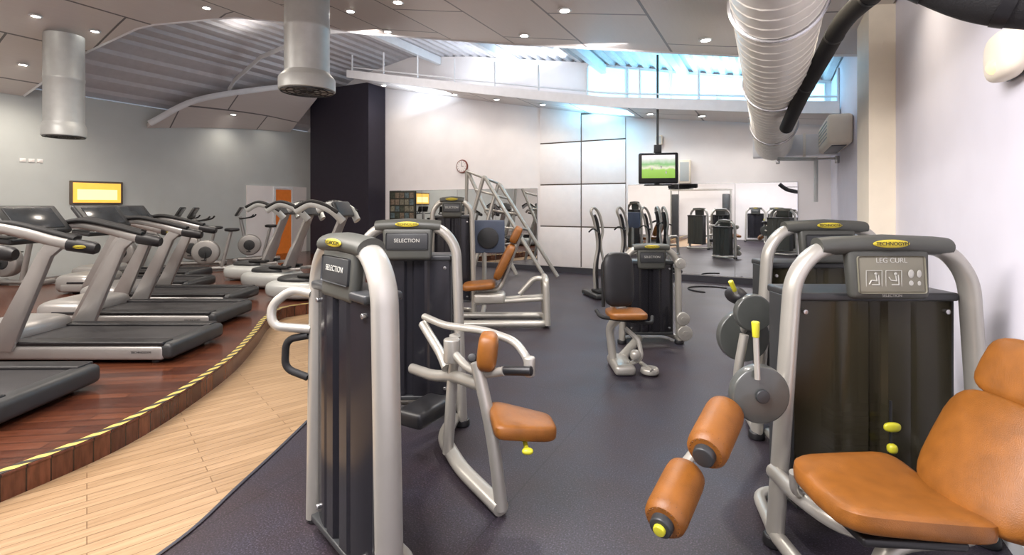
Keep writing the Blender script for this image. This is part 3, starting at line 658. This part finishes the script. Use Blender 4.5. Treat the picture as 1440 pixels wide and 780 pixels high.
MB().cyl(L3(-.22, 2.86, .70), L3(-.22, 2.74, .76), .026, .026, 18, .006).out('hand_grip', M_blk, T)
MB().cyl(L3(-.36, 2.98, .80), L3(-.36, 2.98, .66), .05, .05, 24, .01).out('pivot', M_sil, T)
MB().cyl(L3(.09, 2.56, .82), L3(.09, 2.56, .72), .03, .03, 24, .01).out('pivot', M_sil, T)
MB().box(L3(-.55, 3.15, .30), (.20, .34, .10), .03, (0, 0, -.5)).out('pivot_cover', M_blk, T)
MB().tube(fillet([L3(-.60, 3.35, .80), L3(-.45, 3.15, .66), L3(-.40, 3.05, .60)], .05), .03).out('cross_link', M_sil, T)

T = camthing('leg_press_machine', 'leg press weight machine with orange seat and low silver frame', 'exercise machine', -.84, 7.0)
tower(T, .62, .52, 1.69, .04, .3, .50, .25, 1.42, 'SELECTION')
L4 = lambda X, D, z: (X+.84, D-7.0, z)
pad(T, L4(-.44, 6.7, .52), (.22, .2, .05), (0, -.08, 0))
pad(T, L4(-.10, 6.7, .84), (.06, .19, .26), (0, rad(26), 0), name='backrest')
pad(T, L4(.055, 6.7, 1.2), (.055, .15, .12), (0, rad(26), 0), name='headrest')
MB().tube(fillet([L4(-.45, 6.7, .44), L4(-.16, 6.7, .46), L4(.12, 6.7, 1.22)], .1), .03, .045).out('back_frame', M_sil, T)
MB().box(L4(-.3, 6.7, .36), (.42, .3, .14), .04).tube([L4(-.5, 6.6, .3), L4(.5, 6.6, .36)], .03).tube([L4(-.5, 6.8, .3), L4(.5, 6.8, .36)], .03).out('carriage', M_sil, T)
MB().tube(fillet([L4(-.7, 6.45, .06), L4(.46, 6.45, .06), L4(.46, 6.95, .06), L4(-.7, 6.95, .06)], .12), .05, .045, ref=(0, 0, 1)).out('base_frame', M_sil, T)
MB().tube(fillet([L4(.46, 6.45, .04), L4(.44, 6.5, .62), L4(.44, 6.9, .62), L4(.46, 6.95, .04)], .1), .045, .045, ref=(1, 0, 0)).tube(fillet([L4(.44, 6.7, .6), L4(.3, 6.7, .62), L4(.1, 6.7, .4)], .1), .035).out('end_hoop', M_sil, T)
MB().box(L4(-.42, 7.55, 1.12), (.62, .05, .5), .02, (0, 0, .1)).out('foot_plate', M_slate, T)
MB().cyl(L4(-.36, 7.53, 1.1), L4(-.36, 7.50, 1.1), .16, .16, 32, .008).out('cam_disc', M_dgrey, T)
MB().tube([L4(-.42, 7.56, .03), L4(-.42, 7.56, .9)], .035).tube([L4(-.42, 7.56, .06), L4(-.42, 6.95, .06)], .035).out('plate_stand', M_sil, T)

T = camthing('hip_abductor_machine', 'compact weight machine with black backrest and small orange seat', 'exercise machine', 1.6, 5.75)
tower(T, .66, .60, 1.13, .03, .22, .52, .12, .92, 'SELECTION')
L5 = lambda X, D, z: (X-1.6, D-5.75, z)
for X, z, r in ((1.92, .32, .075), (1.94, .16, .085), (1.89, .94, .06)):
    MB().cyl(L5(X, 5.62, z), L5(X, 5.57, z), r, r, 28, .008).cyl(L5(X, 5.57, z), L5(X, 5.56, z), r*.35, r*.35, 20).out('pulley_disc', M_sil, T)
pad(T, L5(1.03, 4.82, .88), (.15, .05, .26), (-.12, 0, .1), mt=M_blk, name='backrest', e1=.5, e2=.6)
MB().tube(fillet([L5(.9, 4.9, .6), L5(.89, 4.9, 1.06), L5(1.17, 4.9, 1.06), L5(1.16, 4.9, .6)], .08), .018).out('backrest_rim', M_rubb, T)
pad(T, L5(1.08, 4.72, .57), (.18, .17, .035))
MB().tube(fillet([L5(.80, 4.72, .60), L5(.82, 4.62, .56), L5(1.3, 4.62, .50), L5(1.33, 4.72, .54)], .05), .018).out('hand_grip', M_rubb, T)
MB().tube(fillet([L5(1.0, 4.92, .06), L5(.96, 4.92, .40), L5(1.05, 4.78, .54)], .08), .04, .05).tube([L5(.98, 4.91, .44), L5(1.02, 4.9, .9)], .025).out('seat_post', M_sil, T)
MB().box(L5(1.06, 4.85, .05), (.20, .44, .10), .04).tube([L5(1.1, 5.0, .06), L5(1.45, 5.72, .06)], .05, .05, ref=(0, 0, 1)).out('base_beam', M_sil, T)
MB().tube(fillet([L5(1.10, 4.85, .4), L5(1.22, 4.8, .30), L5(1.24, 4.75, .14), L5(1.12, 4.7, .10)], .05), .022).tube([L5(1.24, 4.8, .08), L5(1.3, 4.62, .06)], .02).out('leg_lever', M_sil, T)
MB().sq(L5(1.16, 4.68, .19), (.05, .05, .05), .9, .9).out('pivot', M_sil, T)
MB().cyl(L5(1.30, 4.7, .01), L5(1.30, 4.7, .07), .09, .08, 28, .02).out('foot_cup', M_sil, T)

def upright(X, D, a, lab):
    T = camthing('upright_trainer', lab, 'exercise machine', X, D, a, group='slim upright trainers')
    MB().tube(spline([(-.08, 0, .05), (-.10, 0, .5), (-.04, 0, .9), (-.10, 0, 1.3), (-.16, 0, 1.48), (-.10, 0, 1.55), (0, 0, 1.42), (.06, 0, 1.15), (.02, 0, .9), (.10, 0, .5), (.12, 0, .08)], 6), .022, .03).out('curved_frame', M_sil, T)
    MB().tube(spline([(-.05, .02, .15), (-.05, .02, .6), (.0, .02, .95), (-.05, .02, 1.3), (-.10, .02, 1.42)], 6), .035, .05).out('column_cover', M_blk, T)
    MB().box((0, 0, .05), (.42, .62, .09), .035).out('base', M_dgrey, T)
    MB().box((0, -.12, .12), (.30, .30, .05), .02).out('foot_board', M_rubb, T)
    MB().tube(fillet([(-.10, -.22, 1.12), (-.12, 0, 1.2), (-.10, .22, 1.12)], .1), .014).out('handlebar', M_rubb, T)
upright(1.53, 8.7, 15, 'slim black and silver upright trainer with looped frame')
upright(2.15, 9.5, 15, 'slim black and silver upright trainer by the mirror')
upright(2.75, 10.0, 15, 'slim black and silver upright trainer by the mirror')

T = camthing('suspension_frame', 'silver triangular tube frame with ladder rungs standing by the end wall', 'exercise frame', 0, 11.0)
def af(A, lbl):
    MB().tube(fillet(A, .08), .042, .036, seg=10).out(lbl, M_sil, T)
af([(-1.25, .15, .03), (-.62, .0, 2.25), (.72, -.5, .03)], 'side_frame')
af([(-1.1, .75, .03), (-1.05, .6, 2.42), (.1, .2, .03)], 'side_frame')
af([(-.9, .1, .03), (-.30, .2, 2.1), (1.0, -.1, .03)], 'side_frame')
for a, b in (((-1.05, .6, 2.38), (-.30, .2, 2.08)), ((-.62, 0, 2.2), (-.30, .2, 2.08)), ((-.84, .5, 1.95), (-.12, .15, 1.75)), ((-.6, .4, 1.5), (.1, .1, 1.4)), ((-.36, .33, 1.1), (.35, .05, 1.05)), ((-1.05, .6, 2.38), (-.62, 0, 2.2)), ((.05, -.25, 1.15), (.35, .05, 1.05)), ((-.35, -.1, 1.8), (-.12, .15, 1.75))): MB().tube([a, b], .026, seg=10).out('rung', M_sil, T)

def treadmill():
    T = thing('treadmill', 'silver and black treadmill with console and curved handrails', 'treadmill', (0, 0, 0), 0, 'row of treadmills')
    for s in (-1, 1):
        MB().box((.0, s*.385, .10), (1.95, .09, .13), .03).out('side_skirt', M_silt, T)
        MB().box((.05, s*.35, .185), (1.85, .15, .035), .012).out('foot_rail', M_blk, T)
        for x in (-.85, .85): MB().cyl((x, s*.33, 0), (x, s*.33, .06), .035, .03, 14).out('foot', M_blk, T)
        MB().prism([(-.62, .12), (-.38, .12), (-.02, .98), (.10, 1.08), (-.06, 1.12), (-.14, 1.02)], .05, Matrix.Translation((0, s*.43+.025, 0)) @ Matrix.Rotation(math.pi/2, 4, 'X'), bev=.012).out('upright', M_silt, T)
        h = MB().tube(spline([(-.80, s*.36, 1.16), (-.60, s*.42, 1.24), (-.3, s*.44, 1.20), (.0, s*.43, 1.12), (.18, s*.42, 1.08)], 6), .052, .040, ref=(0, 1, 0), radf=lambda t: .8+.3*t).out('handrail', M_silt, T)
        MB().tube([(.12, s*.422, 1.09), (.24, s*.415, 1.072), (.34, s*.41, 1.057), (.37, s*.41, 1.053)], .060, .048, radf=lambda t: 1 if t < .8 else .75).out('grip_end', M_blk, h)
        MB().tube(spline([(-.80, s*.33, 1.20), (-.5, s*.39, 1.285), (-.15, s*.41, 1.225), (.18, s*.41, 1.14)], 5), .026, .038, ref=(0, 1, 0)).out('grip_rubber', M_rubb, h)
        if s < 0:
            MB().sq((.25, -.464, 1.070), (.060, .005, .016), 1, 1).out('badge', M_txty, h); text(h, 'TECHNOGYM', .019, (.25, -.4705, 1.070), FR, M_blk)
    MB().box((.05, 0, .165), (1.8, .56, .03), .008).out('running_belt', M_belt, T)
    MB().box((.97, 0, .115), (.16, .84, .15), .045, seg=4).out('rear_roller_cover', M_dgrey, T)
    MB().box((.0, 0, .09), (1.8, .66, .10), .01).out('deck', M_blk, T)
    MB().sq((-.82, 0, .16), (.30, .42, .16), .5, .35).out('motor_hood', M_silt, T)
    c = MB().box((-.62, 0, 1.30), (.06, .66, .34), .025, (0, rad(-38), 0)).box((-.56, 0, 1.12), (.22, .78, .06), .02, (0, .15, 0)).out('console', M_dgrey, T)
    MB().box((-.594, 0, 1.32), (.008, .50, .25), .003, (0, rad(-38), 0)).out('display', M_scr, c)
    MB().box((-.46, 0, 1.16), (.10, .3, .02), .008, (0, .15, 0)).out('keypad', M_silt, c)
    text(T, 'TECHNOGYM', .03, (.78, -.432, .11), FR, M_blk)
    return T
tm = treadmill()
tl = [(-4.32, 3.55, 1), (-4.15, 4.95, 0), (-4.5, 6.22, 0), (-5.0, 7.38, 0), (-6.35, 8.5, 2), (-7.1, 9.65, 3)]
for i, (X, D, a) in enumerate(tl):
    p = P(X, D, .15); r = YAW+rad(a)
    if i == 0: tm.location = p; tm.rotation_euler = (0, 0, r)
    else: copy_thing(tm, p, r)

def elliptical():
    T = thing('elliptical_trainer', 'white and dark grey stepper trainer with slanted column and curved arms', 'exercise machine', (0, 0, 0), 0, 'row of cardio trainers')
    MB().sq((-.35, 0, .15), (.52, .36, .15), .6, .7).out('base_housing', M_ductg, T)
    MB().sq((-.35, 0, .30), (.34, .27, .06), .6, .7).out('base_lid', M_dgrey, T)
    for s in (-1, 1):
        MB().tube([(-.45, s*.16, .28), (.28, s*.18, .34)], .03, .02).out('pedal_arm', M_silt, T)
        MB().box((-.1, s*.18, .37), (.36, .13, .04), .015).out('pedal', M_rubb, T)
        MB().tube(spline([(.46, s*.24, 1.20), (.30, s*.33, 1.38), (.0, s*.33, 1.47), (-.26, s*.31, 1.36)], 6), .060, .035).out('handle', M_ductg, T)
        MB().tube(spline([(.42, s*.32, 1.34), (.2, s*.345, 1.46), (-.02, s*.335, 1.50), (-.26, s*.33, 1.41)], 5), .030, .034).out('grip_rubber', M_rubb, T)
    MB().tube(fillet([(-.15, 0, .12), (.12, 0, .75), (.36, 0, 1.3)], .1), .07, .13, radf=lambda t: 1.2-.4*t).out('column', M_silt, T)
    MB().tube([(.05, .0, .05), (.40, 0, .05)], .05, .04, ref=(0, 0, 1)).box((.42, 0, .05), (.10, .6, .1), .03).out('front_foot', M_silt, T)
    c = MB().box((.34, 0, 1.38), (.07, .5, .26), .03, (0, rad(-25), 0)).out('console', M_dgrey, T)
    MB().box((.302, 0, 1.38), (.008, .36, .18), .003, (0, rad(-25), 0)).out('display', M_scr, c)
    return T
el = elliptical()
for i, (X, D, a) in enumerate([(-2.95, 7.75, -8), (-3.9, 8.8, -8), (-4.75, 9.75, -8)]):
    p = P(X, D, .15); r = YAW+rad(a)
    if i == 0: el.location = p; el.rotation_euler = (0, 0, r)
    else: copy_thing(el, p, r)
def bike():
    T = thing('exercise_bike', 'grey exercise bike with round flywheel cover and console', 'exercise bike', (0, 0, 0), 0, 'row of exercise bikes')
    MB().cyl((.2, -.09, .42), (.2, .09, .42), .27, .27, 36, .04).out('flywheel_cover', M_silt, T)
    MB().cyl((.2, -.11, .42), (.2, .11, .42), .13, .13, 28, .02).out('crank_cover', M_dgrey, T)
    MB().tube([(-.45, 0, .06), (.5, 0, .06)], .05, .045, ref=(0, 0, 1)).box((-.45, 0, .05), (.1, .52, .09), .03).box((.5, 0, .05), (.1, .52, .09), .03).out('base', M_silt, T)
    MB().tube([(-.1, 0, .08), (-.28, 0, .86)], .035, .05).out('seat_post', M_silt, T)
    MB().sq((-.3, 0, .9), (.15, .11, .04), .6, .7, fn=lambda c: Vector((c.x, c.y*(1-.6*max(0, c.x/.15)), c.z))).out('saddle', M_blk, T)
    MB().tube([(.3, 0, .5), (.42, 0, 1.15)], .04, .06).out('column', M_silt, T)
    for s in (-1, 1):
        MB().tube(spline([(.42, s*.05, 1.1), (.35, s*.24, 1.1), (.15, s*.25, 1.14), (.08, s*.22, 1.2)], 5), .018).out('handlebar', M_rubb, T)
        MB().box((.2, s*.2, .42-s*.16), (.09, .1, .02), .006).tube([(.2, s*.12, .42), (.2, s*.14, .42-s*.16)], .012).out('pedal', M_blk, T)
    c = MB().box((.44, 0, 1.28), (.05, .42, .26), .02, (0, rad(-30), 0)).out('console', M_dgrey, T)
    MB().box((.412, 0, 1.285), (.008, .32, .18), .003, (0, rad(-30), 0)).out('display', M_scr, c)
    return T
bk = bike()
bl = [(-6.5, 10.95, 200), (-7.45, 11.95, 200), (-8.95, 9.0, 175), (-8.3, 10.9, 185), (-6.6, 12.95, 200)]
for i, (X, D, a) in enumerate(bl):
    p = P(X, D, .15); r = YAW+rad(a)
    if i == 0: bk.location = p; bk.rotation_euler = (0, 0, r)
    else: copy_thing(bk, p, r)

# ------------------------------------------------------------ equipment seen in mirror
T = thing('cable_crossover', 'silver cable crossover rack with high pulleys', 'exercise machine', (-2.9, -2.2, 0))
for s in (-1, 1):
    MB().box((s*1.1, 0, 1.05), (.3, .3, 2.1), .03).out('weight_tower', M_dgrey, T); MB().tube([(s*1.3, 0, .02), (s*1.3, 0, 2.3)], .04).out('upright', M_sil, T)
MB().tube([(-1.35, 0, 2.3), (1.35, 0, 2.3)], .04).out('top_bar', M_sil, T)
for i, (x, y) in enumerate(((-.6, -1.9), (.2, -1.2))):
    T = thing('weight_machine', 'silver weight machine with dark shield', 'exercise machine', (x, y, 0), math.pi)
    tower(T, .8, .7, 1.47, .05, .26, .62, .17, 1.2, 'SELECTION')

# ------------------------------------------------------------ camera
cd = bpy.data.cameras.new('camera'); cam = bpy.data.objects.new('camera', cd); coll.objects.link(cam)
cd.sensor_fit = 'HORIZONTAL'; cd.sensor_width = 36; cd.lens = 36*700/1440; cd.shift_y = -102/1440; cd.clip_start = .05
cam.location = (0, 0, 1.6); cam.rotation_euler = (math.pi/2, 0, YAW)
scene.camera = cam
